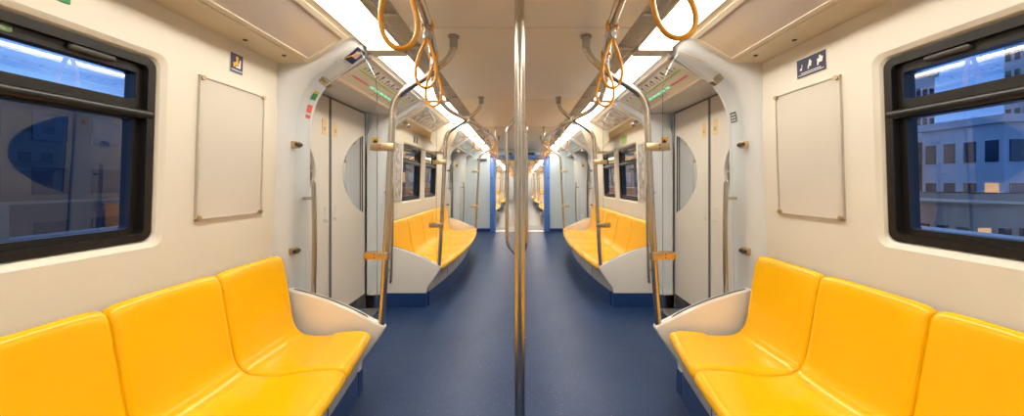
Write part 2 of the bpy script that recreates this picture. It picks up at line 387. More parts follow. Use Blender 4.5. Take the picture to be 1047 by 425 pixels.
for s in (-1, 1):
    for (w0, d0, d1, w1, nm) in DOORS:
        for (yw, yd, q) in ((w0, d0, 0), (w1, d1, 1)):
            r = portal(pi_, s, yw, yd); pi_ += 1
            if nm == 'near' and q == 0:
                # stickers on the inner edge of the near arch
                def on(y0, y1, t0, t1, col, hh=.003):
                    mm = MB(); n = 6; v = []
                    for i in range(n+1):
                        f_ = (t0+(t1-t0)*i/n)*(len(PP)-1); a = int(f_); fr = f_-a
                        p = PP[a].lerp(PP[min(a+1, len(PP)-1)], fr); nn = PN[a]
                        for y in (y0, y1): v.append((s*(p.x-nn.x*hh), y, p.z-nn.z*hh))
                    mm.add(v, [(2*i, 2*i+1, 2*i+3, 2*i+2) for i in range(n)]); return mm
                if s < 0:
                    on(2.235, 2.285, .50, .535, 0).build('notice_sticker', 'signgreen', r); on(2.235, 2.285, .537, .55, 0).build('notice_sticker', 'signgold', r)
                    on(2.235, 2.285, .43, .47, 0).build('notice_sticker', 'red', r); on(2.235, 2.285, .405, .42, 0).build('notice_sticker', 'red', r)
                    k = on(2.17, 2.28, .78, .90, 0).build('notice_sticker', 'navy', r)
                    on(2.195, 2.255, .82, .875, 0, .005).build('notice_disc', 'pink', r)
                else:
                    on(2.21, 2.275, .385, .43, 0).build('notice_sticker', 'gap', r)
                    for q2 in range(3): on(2.22, 2.265, .392+q2*.012, .396+q2*.012, 0, .005).build('notice_line', 'signwhite', r)
        grab_bar(s, 2.25 if nm == 'near' else 6.74, 'steel grab bar on the %s arch, camera side of the %s sliding door' % (SIDE[s], nm))
        grab_bar(s, 3.62 if nm == 'near' else 8.26, 'steel grab bar on the %s arch, gangway side of the %s sliding door' % (SIDE[s], nm))
        # door leaves
        yc = (d0+d1)/2 + (-.06 if nm == 'near' else 0); yc = 2.92 if nm == 'near' else yc
        X = 1.62
        r = sroot('door_%d' % di, (s*X, yc, 0)); di += 1
        for q in (-1, 1):
            ya, yb = (yc+.008, yc+.655) if q > 0 else (yc-.655, yc-.008)
            # leaf with a half-moon window: straight edge away from the meeting edge
            ys = yc+q*.605; H = .392; W = .40; zc = 1.412
            arc = [(ys-q*W*(1-u*u)**.85, zc+H*u) for u in [(-1+i/12) for i in range(25)]]
            out_ = [Vector((y, z, 0)) for y, z in ((ya, .06), (yb, .06), (yb, 2.06), (ya, 2.06))]
            hole = [Vector((y, z, 0)) for y, z in arc]
            m = MB(); flat = out_+hole
            m.add([(s*X, p.x, p.y) for p in flat], [tuple(t) for t in tessellate_polygon([out_, hole])])
            n = len(arc); m.add([(s*X, y, z) for y, z in arc]+[(s*(X+.02), y, z) for y, z in arc], [(i, (i+1) % n, (i+1) % n+n, i+n) for i in range(n)])
            for yy in (ya, yb): m.quad((s*X, yy, .06), (s*X, yy, 2.06), (s*(X+.03), yy, 2.06), (s*(X+.03), yy, .06))
            lf = m.build('door_leaf', 'door', r)
            m = MB(); tri = tessellate_polygon([hole]); m.add([(s*(X+.012), y, z) for y, z in arc], [tuple(t) for t in tri]); m.build('door_glass', 'doorglass', lf)
            m = MB(); m.box(s*(X-.002), s*(X+.004), ys-.006, ys+.006, zc-H, zc+H); m.build('glass_seal', 'rubber', lf)
            m = MB(); hy = yc+q*.075
            m.rbox(s*(X-.004), s*(X+.004), hy-.022, hy+.022, 1.0, 1.13, .002); m.box(s*(X-.012), s*X, hy-.016, hy+.016, 1.112, 1.122); m.box(s*(X-.012), s*X, hy-.016, hy+.016, 1.005, 1.02)
            m.build('pull', 'white', lf)
            m = MB(); ty = yc+q*.085; m.box(s*(X-.003), s*X, ty-.03, ty+.03, 1.72, 1.85, 0)
            for z in (1.76, 1.775): m.box(s*(X-.004), s*X, ty-.012, ty+.012, z, z+.006, 1)
            m.build('warning_tag', 'tag', lf, mats=['tag', 'ink'])
            m = MB(); m.box(s*(X-.004), s*X, ya, yb, .06, .17); m.build('scuff_plate', 'mirror', lf)
        m = MB(); m.box(s*(X-.008), s*(X+.02), yc-.012, yc+.012, .02, 2.06); m.box(s*(X-.006), s*(X+.02), yc+.655, yc+.672, .02, 2.06); m.box(s*(X-.006), s*(X+.02), yc-.672, yc-.655, .02, 2.06)
        m.box(s*(X-.004), s*(X+.02), d0, d1, 2.04, 2.062); m.build('door_seal', 'gap', r)
        m = MB(); m.box(s*1.46, s*1.66, d0, d1, 0, .012); m.build('sill', 'alu', r)
        m = MB(); m.box(s*(X+.035), s*(X+.05), yc-.7, yc-.66, 0, 2.1); m.box(s*(X+.035), s*(X+.05), yc+.66, yc+.7, 0, 2.1); m.build('pocket', 'dark', r)
        for q in (-1, 1):
            m = MB(); ye = d0 if q < 0 else d1; m.box(s*1.60, s*1.72, *sorted((ye, ye+q*.12)), 0, 2.3); m.box(s*1.46, s*1.72, *sorted((ye+q*.03, ye+q*.12)), 1.9, 2.3); m.build('jamb', 'portal_blue', r)
        m = MB(); m.box(s*1.0, s*1.72, d0-.05, d1+.05, 2.26, 2.32); m.build('lintel', 'portal_blue', r)
        # header over the door: crease, soffit
        m = MB(); m.prism([(1.27, 2.045), (1.29, 2.04), (1.67, 2.055), (1.67, 2.09), (1.27, 2.09)], d0-.05, d1+.05, 0, s)
        m.prism([(1.005, 2.205), (1.04, 2.185), (1.05, 2.22), (1.005, 2.235)], d0-.05, d1+.05, 0, s)
        m.build('header', 'map', r)
        # route map board
        A = Vector((1.03, 0, 2.188)); B = Vector((1.275, 0, 2.045)); n_ = Vector(((B-A).z, 0, -(B-A).x)).normalized()
        if n_.z > 0: n_ = -n_
        def P(t, y, h): q_ = A+(B-A)*t+n_*h; return (s*q_.x, y, q_.z)
        def slab(mb, t0, t1, y0, y1, h0, h1):
            v = [P(t, y, h) for t in (t0, t1) for y in (y0, y1) for h in (h0, h1)]
            mb.add(v, [(0,1,3,2),(4,6,7,5),(0,4,5,1),(2,3,7,6),(0,2,6,4),(1,5,7,3)])
        rm = root('route_map', 'sloping route map board with a green line over the %s %s door' % (nm, SIDE[s]), 'route map', (s*1.15, yc, 2.1))
        m = MB(); slab(m, 0, 1, d0, d1-.02, -.02, 0); m.build('board', 'map', rm)
        m = MB(); slab(m, 0, .06, d0, d1-.02, 0, .005); slab(m, .95, 1, d0, d1-.02, 0, .006); slab(m, 0, 1, d1-.04, d1-.02, 0, .006); m.build('frame', 'alu', rm)
        g0 = d0+.05; L = d1-d0-.14
        m = MB(); slab(m, .42, .455, g0, g0+L, .001, .002); m.build('route_line', 'green', rm)
        m = MB(); slab(m, .66, .70, g0+.02, g0+.26*L, .001, .002); m.build('route_line', 'red', rm)
        for k in range(5):
            m = MB(); slab(m, .66, .715, g0+(.30+.085*k)*L, g0+(.355+.085*k)*L, .001, .003); m.build('indicator_light', 'teal', rm)
        rr = random.Random(5)
        for k in range(20):
            y = g0+L*(k+.5)/20; h = rr.uniform(.05, .12)
            m = MB(); slab(m, .37-h, .37, y-.004, y+.004, .001, .002); m.build('station_mark', 'ink', rm)
            if k % 2 == 1:
                m = MB(); slab(m, .22-h*.4, .27, y-.012, y+.012, .001, .002); m.build('station_mark', 'ink', rm)
            if k > 7:
                m = MB(); slab(m, .75, .75+h, y-.004, y+.004, .001, .002); m.build('station_mark', 'ink', rm)

# yellow notice stickers beside each door (far jamb)
for s in (-1, 1):
    for y, z, nm in ((3.575, 1.76, 'near'), (6.83, 1.74, 'far'), (8.17, 1.74, 'far')):
        if nm == 'far' and y < 7: continue
        m = MB(); m.box(s*1.475, s*1.54, y-.006, y-.001, z-.035, z+.035, 0); m.box(s*1.487, s*1.528, y-.008, y-.001, z-.022, z+.002, 1); m.tube([(s*1.508, y-.008, z), (s*1.508, y-.001, z)], .013, 10, mi=1)
        tag(m.build('notice_sticker', 'signgold', mats=['signgold', 'ink']), 'small yellow warning sticker on the wall edge beside the %s %s door' % (nm, SIDE[s]), 'sticker')

# ------------------------------------------------------------------ benches
def front(y, c, half, mid, add): return mid+add*((y-c)/half)**2
def seat(s, y0, y1, ff, label, group, ends=(0, 0)):
    NU, NV = 22, 44
    base = [(.035, .360, 1), (.004, .385, 1), (.0, .410, 1), (.018, .434, 1), (.07, .444, 1), (.20, .434, 1)]
    rest = [(1.12, .418), (1.22, .416), (1.29, .428), (1.332, .470), (1.352, .54), (1.372, .65), (1.392, .77), (1.405, .845), (1.418, .878), (1.440, .892), (1.462, .885)]
    yc = (y0+y1)/2; W = (y1-y0); v = []
    r_ = root('seat', label, 'seat', (s*1.2, yc, .36), group)
    for i in range(NU+1):
        u = -1+2*i/NU; u = math.copysign(abs(u)**.75, u); y = yc+u*W/2*1.0
        xf = ff(y)
        pts = catmull([Vector((xf+a, 0, z)) for a, z, _ in base]+[Vector((x, 0, z)) for x, z in rest], 6)
        L = len(pts)
        # resample
        e = max(0, (abs(u)-.84)/.16); ge = e*e*.011
        if (u > 0 and ends[1]) or (u < 0 and ends[0]): ge *= 2.2
        dish = (1-min(1, abs(u)/.85)**2)
        for j in range(NV+1):
            t = j/NV*(L-1); a = int(t); fr = t-a
            p = pts[a].lerp(pts[min(a+1, L-1)], fr)
            tn = (pts[min(a+1, L-1)]-pts[max(a-1, 0)]).normalized(); n = Vector((-tn.z, 0, tn.x))     # towards the sitter
            k = j/NV
            bell = math.exp(-((k-.32)/.16)**2)+.8*math.exp(-((k-.75)/.11)**2)
            q = p - n*(ge+.012*dish*bell)
            z = q.z
            top = max(0, (p.z-.76)/.13)
            if top > 0: z -= top*(.010*abs(u)**6)
            # waist: the back narrows a little above the pan
            yy = yc+(y-yc)*(1-.03*math.exp(-((p.z-.52)/.07)**2)*(1 if (u > 0 and ends[1]) or (u < 0 and ends[0]) else 0) - 0)
            v.append((s*q.x, yy, z))
    k = NV+1; f = [(i*k+j, i*k+j+1, (i+1)*k+j+1, (i+1)*k+j) for i in range(NU) for j in range(NV)]
    o = new('shell', v, f, 'yellow', r_, smooth=True)
    md = o.modifiers.new('thickness', 'SOLIDIFY'); md.thickness = .012; md.offset = -1 if s > 0 else -1
    # mounting bracket under the pan
    m = MB(); m.box(s*(ff(yc)+.06), s*1.30, yc-.03, yc+.03, .352, .395); m.build('bracket', 'gap', r_)
    return r_
EP = [(1.44, .662), (1.32, .632), (1.18, .588), (1.05, .533), (.95, .482), (.88, .448), (.853, .436), (.842, .420), (.85, .400), (.885, .345), (.935, .275), (.975, .225), (.993, .19), (1.0, .15)]
def end_panel(s, y0, y1, B):
    r = B
    curve = catmull([Vector((x, 0, z)) for x, z in EP], 4)
    poly = [(p.x, p.z) for p in curve]+[(1.0, .0), (1.455, .0)]
    bm = bmesh.new(); vs = [bm.verts.new((s*x, y0, z)) for x, z in poly]; fc = bm.faces.new(vs)
    ex = bmesh.ops.extrude_face_region(bm, geom=[fc]); bmesh.ops.translate(bm, vec=(0, y1-y0, 0), verts=[g for g in ex['geom'] if isinstance(g, bmesh.types.BMVert)])
    bm.normal_update()
    ed = [e for e in bm.edges if abs((e.verts[0].co-e.verts[1].co).y) < 1e-5]
    bmesh.ops.bevel(bm, geom=ed, offset=.009, segments=3, affect='EDGES', profile=.5)
    bm.verts.index_update()
    pn = new('end_panel', [v.co.copy() for v in bm.verts], [tuple(v.index for v in f.verts) for f in bm.faces], 'white', r, smooth=45); bm.free()
    m = MB(); top = [p for p in curve if .93 < p.x < 1.42 and p.z > .4]; yc = (y0+y1)/2
    v = []
    for p in top: v += [(s*p.x, yc-.007, p.z+.0025), (s*p.x, yc+.007, p.z+.0025)]
    m.add(v, [(2*i, 2*i+1, 2*i+3, 2*i+2) for i in range(len(top)-1)]); m.build('slot', 'rubber', pn)
    m = MB(); m.rbox(s*.995, s*1.452, y0-.006, y1+.006, 0, .15, .004); m.build('skirting', 'kick', pn)
def bench_base(s, y0, y1, bf, label):
    r = root('passenger_bench', label, 'bench', (s*1.2, (y0+y1)/2, 0))
    n = 20
    for nm, z0, z1, off, mm in (('front_panel', .15, .350, 0, 'base'), ('kick_plate', 0, .15, .008, 'kick')):
        v = []
        for i in range(n+1):
            y = y0+(y1-y0)*i/n; x = bf(y)-off
            v += [(s*x, y, z0), (s*x, y, z1), (s*1.46, y, z1), (s*1.46, y, z0)]
        f = [(4*i+a, 4*i+(a+1) % 4, 4*i+4+(a+1) % 4, 4*i+4+a) for i in range(n) for a in range(4)]+[(0, 1, 2, 3), tuple(4*n+a for a in range(4))]
        new(nm, v, f, mm, r, smooth=40)
    for y in [y0+(y1-y0)*k/5 for k in range(1, 5)]:
        m = MB(); x = bf(y); m.box(s*(x-.002), s*(x+.01), y-.003, y+.003, .15, .350); m.build('panel_joint', 'dark', r)
    return r
POLE = [(.868, .43), (.85, .70), (.828, 1.10), (.812, 1.45), (.800, 1.70), (.795, 1.79), (.765, 1.86), (.70, 1.915), (.60, 1.975), (.51, 2.045), (.45, 2.10), (.420, 2.155), (.415, 2.20), (.415, 2.24)]
def grab_pole(s, y, d, label):
    """d: direction (in y) in which the screen lies is ignored; brackets reach to the wall side"""
    r = root('grab_pole', label, 'grab pole', (s*.868, y, .43))
    pts = catmull([(s*x, y, z) for x, z in POLE], 5)
    m = MB(); m.tube(pts, .0205, 14, bi=(0, 1, 0)); m.build('tube', 'steel', r, smooth=60)
    m = MB(); m.tube([(s*.415, y, 2.165), (s*.415, y, 2.243)], .025, 14); m.tube([(s*.415, y, 2.232), (s*.415, y, 2.242)], .036, 16); m.build('ceiling_flange', 'knob', r, smooth=40)
    for z, xp in ((1.545, .806), (.868, .842)):
        m = MB(); m.rbox(s*(xp-.022), s*(xp+.125), y-.027, y-.019, z-.023, z+.023, .003)
        m.rbox(s*(xp+.025), s*(xp+.125), y+.019, y+.026, z-.023, z+.023, .003)
        m.tube([(s*xp, y, z-.024), (s*xp, y, z+.024)], .0255, 14)
        bk = m.build('bracket', 'brass', r, smooth=40)
        for q in (.01, -.01): m = MB(); m.tube([(s*(xp+.06), y-.03, z+q), (s*(xp+.06), y-.02, z+q)], .004, 8); m.build('screw', 'dark', bk)
    return r
def profx(z):
    for a, c in zip(PP, PP[1:]):
        if a.z <= z <= c.z: return a.x+(c.x-a.x)*(z-a.z)/max(1e-6, c.z-a.z)
    return 1.0
def screen(s, y, label):
    r = root('glass_screen', label, 'draught screen', (s*1.2, y, .6))
    cv = catmull([Vector((x, 0, z)) for x, z in EP], 4)
    bot = [(p.x, p.z) for p in cv if p.z > .4 and .90 < p.x < 1.41]          # from wall to aisle
    side = [(profx(z)-.012, z) for z in [.70+.06*i for i in range(24)] if z < 2.14]
    poly = bot+[(.895, .49), (.895, 1.90), (.905, 1.98), (.95, 2.07), (.995, 2.14)]+list(reversed(side))
    m = MB(); m.prism(poly, y-.004, y+.004, 0, s); m.build('pane', 'screen', r)
    m = MB(); m.tube([(s*x, y, z) for x, z in [(.895, .47), (.895, 1.90), (.905, 1.98), (.95, 2.07), (.995, 2.14)]], .0022, 6); m.build('pane_edge', glassmat('glass_edge', (.75, .85, .82), 1.5), r)
    for z in (.895, 1.56):
        x = profx(z); m = MB(); m.rbox(s*(x-.036), s*(x+.004), y-.024, y-.004, z-.021, z+.021, .005); m.rbox(s*(x-.036), s*(x+.004), y+.004, y+.02, z-.021, z+.021, .005)
        m.tube([(s*(x-.034), y-.026, z), (s*(x-.034), y+.02, z)], .012, 12, mi=1); m.build('clamp', 'brass', r, smooth=40, mats=['brass', 'dark'])
    m = MB(); m.rbox(-.022, .045, -.024, .024, -.022, .022, .005); o = m.build('clamp', 'steel', None, smooth=40)
    o.parent = r; o.location = Vector((s*1.222, y, 1.955))-r.location; o.rotation_euler = (0, s*math.radians(-42), 0)
    return r

NB = dict(c=.6, half=1.5, mid=.745, add=.155)
FB = dict(c=5.18, half=1.5, mid=.738, add=.105)
fN = lambda y: front(y, **NB); fF = lambda y: front(y, **FB)
bN = lambda y: front(y, .6, 1.5, .90, .10); bF = lambda y: front(y, 5.18, 1.5, .865, .125)
order = ['next to the end panel', 'second from the end panel', 'third from the end panel', 'fourth from the end panel']
forder = ['closest to the camera', 'second from the camera', 'in the middle', 'fourth from the camera', 'farthest from the camera']
FAR = {}
for s in (-1, 1):
    L = SIDE[s]; FAR[s] = []
    for k in range(4):
        y1 = 2.065-.44*k; seat(s, y1-.44, y1, fN, 'glossy yellow moulded seat on the near %s bench, %s' % (L, order[k]), 'yellow seats of the near %s bench' % L, (0, 1 if k == 0 else 0))
    B = bench_base(s, .1, 2.10, bN, 'near %s bench frame, grey and navy base with a cream curved end panel' % L); end_panel(s, 2.115, 2.17, B)
    grab_pole(s, 2.145, 1, 'bent steel grab pole at the end of the near %s bench' % L)
    screen(s, 2.145, 'clear glass screen between the near %s pole and the door arch' % L)
    p = 2.93/5
    for k in range(5):
        y0 = 3.72+p*k; FAR[s].append(seat(s, y0, y0+p, fF, 'yellow moulded seat on the far %s bench, %s' % (L, forder[k]), 'yellow seats of the far %s bench' % L, (1 if k == 0 else 0, 1 if k == 4 else 0)))
    B = bench_base(s, 3.70, 6.66, bF, 'far %s bench frame, bowed grey and navy base between cream end panels' % L); FAR[s].append(B)
    end_panel(s, 3.645, 3.70, B); end_panel(s, 6.66, 6.715, B)
    FAR[s].append(grab_pole(s, 3.672, -1, 'bent steel grab pole at the camera end of the far %s bench' % L))
    FAR[s].append(grab_pole(s, 6.688, 1, 'bent steel grab pole at the gangway end of the far %s bench' % L))
    FAR[s].append(screen(s, 3.672, 'clear glass screen at the camera end of the far %s bench' % L))
    FAR[s].append(screen(s, 6.688, 'clear glass screen at the gangway end of the far %s bench' % L))

# ------------------------------------------------------------------ overhead rails and straps
RAIL = [(CAR0, .54, 2.04), (-.9, .50, 2.05), (.6, .385, 2.065), (1.42, .412, 2.065), (1.94, .488, 2.05), (2.15, .535, 2.04), (2.45, .61, 2.035), (2.9, .672, 2.02), (3.3, .665, 2.01), (3.67, .565, 2.0), (4.1, .485, 2.0), (4.6, .43, 2.01), (5.2, .398, 2.02), (5.75, .40, 2.02), (6.25, .45, 2.01), (6.69, .535, 2.0), (7.1, .62, 2.0), (7.6, .66, 2.0), (8.2, .62, 2.0), (8.9, .50, 2.0), (9.28, .45, 2.0)]
RP = catmull([Vector((x, y, z)) for y, x, z in RAIL], 6)
def railpt(y):
    for a, c in zip(RP, RP[1:]):
        if a.y <= y <= c.y: return a.lerp(c, (y-a.y)/(c.y-a.y))
    return RP[-1]
RAILO = {}
for s in (-1, 1):
    r = root('overhead_handrail', 'long curving steel handrail under the %s side of the ceiling' % SIDE[s], 'handrail', (s*.5, 3.4, 2.0))
    m = MB(); m.tube([(s*p.x, p.y, p.z) for p in RP], .0215, 14); m.build('rail', 'steel', r, smooth=60)
    m = MB()
    for y in (5.60,):
        p = railpt(y); m.tube([(s*p.x, y, p.z), (s*p.x, y, 2.243)], .016, 12); m.tube([(s*p.x, y, 2.21), (s*p.x, y, 2.243)], .026, 12); m.tube([(s*p.x, y-.02, p.z), (s*p.x, y+.02, p.z)], .024, 12)
    m.build('support', 'steel', r, smooth=50)
    m = MB()
    for y in (2.145, 3.672, 6.688):
        p = railpt(y); m.tube([(s*p.x, y-.03, p.z), (s*p.x, y+.03, p.z)], .0265, 14)
    m.build('clamp_sleeve', 'steel', r, smooth=50)
    RAILO[s] = r
def strap_proto(s):
    r = root('hanging_strap', '', 'hanging strap', (0, 0, 0))
    ring = []
    for i in range(20):
        t = 2*PI*i/20; ring.append((.026*math.sin(t), 0, -.008+.034*math.cos(t)))
    m = MB(); m.tube(ring, .005, 8, closed=True, bi=(0, 1, 0), r2=.011); m.build('hanger_loop', 'strap', r, smooth=60)
    m = MB(); m.tube([(0, 0, -.034), (0, 0, -.040), (0, 0, -.062), (0, 0, -.070)], .019, 14, bi=(0, 1, 0), r2=.019); m.tube([(0, -.02, -.052), (0, .02, -.052)], .013, 12); m.build('knob', 'knob', r, smooth=50)
    pts = []
    N = 36
    for i in range(N):
        t = 2*PI*i/N; w_ = .052*math.sin(t)*(1-.0*math.cos(t)); z = -.180+.118*math.cos(t)
        w_ *= math.sin(t/2)**1.25 * 1.26
        pts.append((w_, 0, z))
    m = MB(); m.tube(pts, .0072, 10, closed=True, bi=(0, 1, 0), r2=.011); m.build('grip_loop', 'strap', r, smooth=60)
    return r
proto = strap_proto(1)
used = False
def hang(s, y, label, group=None, rz=0, ry=0, sc=1, dy=0):
    global used
    if not used: o = proto; used = True
    else: o = copy_tree(proto, 0)
    p = railpt(y); o.location = (s*p.x, y+dy, p.z-.0); o.rotation_euler = (0, ry, rz); o.scale = (sc,)*3
    o['label'] = label; o['category'] = 'hanging strap'
    if group: o['group'] = group
    elif 'group' in o: del o['group']
    return o
hang(-1, 1.05, 'big orange hanging strap nearest the camera on the left rail, cut by the top edge', 'orange hanging straps', .25, -.06, 1.12)
hang(-1, 1.60, 'orange teardrop strap on the left rail, second from the camera', 'orange hanging straps', .12, .03)
hang(-1, 1.93, 'orange teardrop strap on the left rail beside the near pole', 'orange hanging straps', -.15, 0)
hang(1, 1.06, 'big orange hanging strap nearest the camera on the right rail, cut by the top edge', 'orange hanging straps', -.25, -.36, 1.10)
hang(1, 1.60, 'orange teardrop strap on the right rail, second from the camera', 'orange hanging straps', .1, -.0)
hang(1, 1.93, 'orange teardrop strap on the right rail beside the near pole', 'orange hanging straps', -.1, .02)
ordn = ['first', 'second', 'third', 'fourth', 'fifth']
for s in (-1, 1):
    for k, y in enumerate((4.0, 4.55, 5.15, 5.8, 6.3)):
        hang(s, y, 'orange strap over the far %s bench, %s of five from the camera' % (SIDE[s], ordn[k]), 'orange hanging straps', random.uniform(-.4, .4), random.uniform(-.05, .05))

# ------------------------------------------------------------------ centre poles
m = MB(); r = root('centre_pole', 'thick straight steel pole standing in the middle of the aisle nearest the camera', 'grab pole', (0, 1.27, 0))
m.tube([(0, 1.27, .0), (0, 1.27, 2.24)], .0195, 20); m.build('tube', 'steel', r, smooth=60)
m = MB(); m.tube([(0, 1.27, 2.225), (0, 1.27, 2.243)], .05, 20); m.tube([(0, 1.27, 0), (0, 1.27, .015)], .05, 20); m.build('flange', 'steel', r, smooth=40)
r = root('branched_pole', 'steel aisle pole with three bowed grips, behind the nearest pole', 'grab pole', (0, 2.9, 0))
m = MB(); m.tube([(0, 2.9, 0), (0, 2.9, .66)], .018, 16); m.tube([(0, 2.9, 1.92), (0, 2.9, 2.24)], .018, 16); m.build('tube', 'steel', r, smooth=60)
for a in (180, 62, -62):
    ca, sa = math.cos(math.radians(a)), math.sin(math.radians(a)); R = .108
    pts = catmull([(ca*x, 2.9+sa*x, z) for x, z in ((0, .64), (.02, .70), (R*.75, .775), (R*.97, .82), (R, .88), (R, 1.3), (R, 1.70), (R*.97, 1.76), (R*.75, 1.81), (.02, 1.90), (0, 1.95))], 5)
    m = MB(); m.tube(pts, .0165, 12); m.build('grip', 'steel', r, smooth=60)
m = MB(); m.tube([(0, 2.9, 2.225), (0, 2.9, 2.243)], .05, 20); m.tube([(0, 2.9, 0), (0, 2.9, .015)], .05, 20); m.build('flange', 'steel', r, smooth=40)

# ------------------------------------------------------------------ notice boards, signs on the walls
def wallbox(mb, s, y0, y1, z0, z1, h0, h1, mi=0):
    v = [(s*(xw(z)-h), y, z) for z in (z0, z1) for y in (y0, y1) for h in (h0, h1)]
    mb.add(v, [(0,1,3,2),(4,6,7,5),(0,4,5,1),(2,3,7,6),(0,2,6,4),(1,5,7,3)], mi)
def wallpoly(mb, s, pts, y0, z0, sx, sz, h, mi):
    q = [(y0+a*sx, z0+c*sz) for a, c in pts]
    tri = tessellate_polygon([[Vector((a, c, 0)) for a, c in q]])
    mb.add([(s*(xw(z)-h), y, z) for y, z in q], [tuple(t) for t in tri], mi)
for s in (-1, 1):
    r = root('notice_board', 'empty cream framed notice board on the near %s wall' % SIDE[s], 'notice board', (s*1.45, 1.745, 1.15))
    y0, y1, z0, z1 = 1.55, 1.945, 1.148, 1.812
    m = MB(); wallbox(m, s, y0, y1, z0, z1, 0, .006); m.build('board', 'poster', r)
    m = MB(); wallbox(m, s, y0, y0+.007, z0, z1, .004, .012); wallbox(m, s, y1-.007, y1, z0, z1, .004, .012); wallbox(m, s, y0, y1, z1-.007, z1, .004, .012); wallbox(m, s, y0, y1, z0, z0+.007, .004, .012)
    m.build('frame', 'alu', r)
    for y in (y0+.012, y1-.012):
        for z in (z0+.012, z1-.012):
            m = MB(); m.tube([(s*(xw(z)-.004), y, z), (s*(xw(z)-.02), y, z)], .011, 12); m.build('screw', 'brass', r, smooth=40)
# left sign: one gold figure on a white seat
r = root('seat_sign', 'tall navy sign with a gold figure on a white seat, left wall', 'sign', (-1.45, 1.76, 1.9)); s = -1
y0, y1, z0, z1 = 1.715, 1.79, 1.882, 1.978
m = MB(); wallbox(m, s, y0-.003, y1+.003, z0-.003, z1+.003, 0, .003); m.build('border', 'signwhite', r)
m = MB(); wallbox(m, s, y0, y1, z0, z1, .002, .0045); m.build('plate', 'navy', r)
m = MB(); W, H = y1-y0, z1-z0
wallpoly(m, s, [(.42, .88), (.58, .88), (.64, .78), (.58, .70), (.64, .45), (.50, .40), (.38, .42), (.34, .30), (.22, .28), (.18, .5), (.36, .56), (.44, .60), (.42, .72), (.38, .8)], y0, z0, W, H, .006, 0); m.build('figure', 'signgold', r)
m = MB(); wallpoly(m, s, [(.72, .75), (.82, .75), (.80, .28), (.40, .28), (.40, .36), (.62, .38)], y0, z0, W, H, .006, 0)
for q in range(2): wallpoly(m, s, [(.06, .09+q*.06), (.94, .09+q*.06), (.94, .115+q*.06), (.06, .115+q*.06)], y0, z0, W, H, .006, 0)
m.build('seat_mark', 'signwhite', r)
# right sign: three seated figures
s = 1; r = root('priority_seat_sign', 'wide navy sign with three white figures above the right notice board', 'sign', (1.45, 1.7, 1.9))
y0, y1, z0, z1 = 1.622, 1.790, 1.862, 1.955
m = MB(); wallbox(m, s, y0-.003, y1+.003, z0-.003, z1+.003, 0, .003); m.build('border', 'signwhite', r)
m = MB(); wallbox(m, s, y0, y1, z0, z1, .002, .0045); m.build('plate', 'navy', r)
m = MB(); W, H = y1-y0, z1-z0
F1 = [(.0, .0), (.6, .0), (.75, .85), (.6, .9), (.5, .35), (.1, .3)]
F2 = [(.1, -.15), (.28, -.1), (.35, .25), (.7, .22), (.85, .9), (.7, .95), (.55, 1.25), (.38, 1.15), (.3, .7), (.15, .4)]
F3 = [(.1, -.15), (.28, -.1), (.35, .25), (.8, .22), (.95, .95), (.75, .95), (.55, 1.3), (.38, 1.2), (.4, .85), (.1, .8), (.15, .4)]
for F, a, wd in ((F1, .80, .13), (F2, .50, .20), (F3, .16, .24)):
    wallpoly(m, s, [(a+(x-.5)*wd*-1+.02, .38+z*.36) for x, z in F], y0, z0, W, H, .006, 0)
for q in range(2): wallpoly(m, s, [(.05+q*.1, .10+q*.09), (.95-q*.1, .10+q*.09), (.95-q*.1, .135+q*.09), (.05+q*.1, .135+q*.09)], y0, z0, W, H, .006, 0)
m.build('figures', 'signwhite', r)
m = MB(); wallbox(m, -1, 1.00, 1.105, 1.895, 1.935, 0, .004); tag(m.build('green_sign', 'signgreen'), 'small green sign on the left wall above the window, cut by the top edge', 'sign')
# far wall posters and small notices
for s in (-1, 1):
    r = root('wall_poster', 'narrow framed poster between the far %s window and the door arch' % SIDE[s], 'poster', (s*1.45, 4.1, 1.2))
    m = MB(); wallbox(m, s, 4.0, 4.22, 1.10, 1.80, 0, .006); m.build('board', 'print', r)
    m = MB()
    for a in ((4.0, 4.012, 1.1, 1.8), (4.208, 4.22, 1.1, 1.8), (4.0, 4.22, 1.1, 1.112), (4.0, 4.22, 1.788, 1.8)): wallbox(m, s, *a, .004, .012)
    m.build('frame', 'alu', r)
    m = MB()
    wallbox(m, s, 4.66, 4.88, 1.865, 1.975, 0, .003, 0)
    if s < 0:
        for a in (4.68, 4.79): wallbox(m, s, a, a+.07, 1.875, 1.965, .003, .005, 1)
    tag(m.build('wall_notice', 'signwhite', mats=['signwhite' if s < 0 else 'green', 'ink']), ('pale notice with two dark pictures' if s < 0 else 'small green notice')+' above the far %s window' % SIDE[s], 'notice')
    m = MB(); wallbox(m, s, 5.16, 5.28, 1.80, 1.87, 0, .003, 0); wallbox(m, s, 5.17, 5.27, 1.81, 1.835, .003, .004, 1)
    tag(m.build('wall_notice', 'teal', mats=['portal_blue', 'green']), 'tiny blue and green notice between the two far %s windows' % SIDE[s], 'notice')

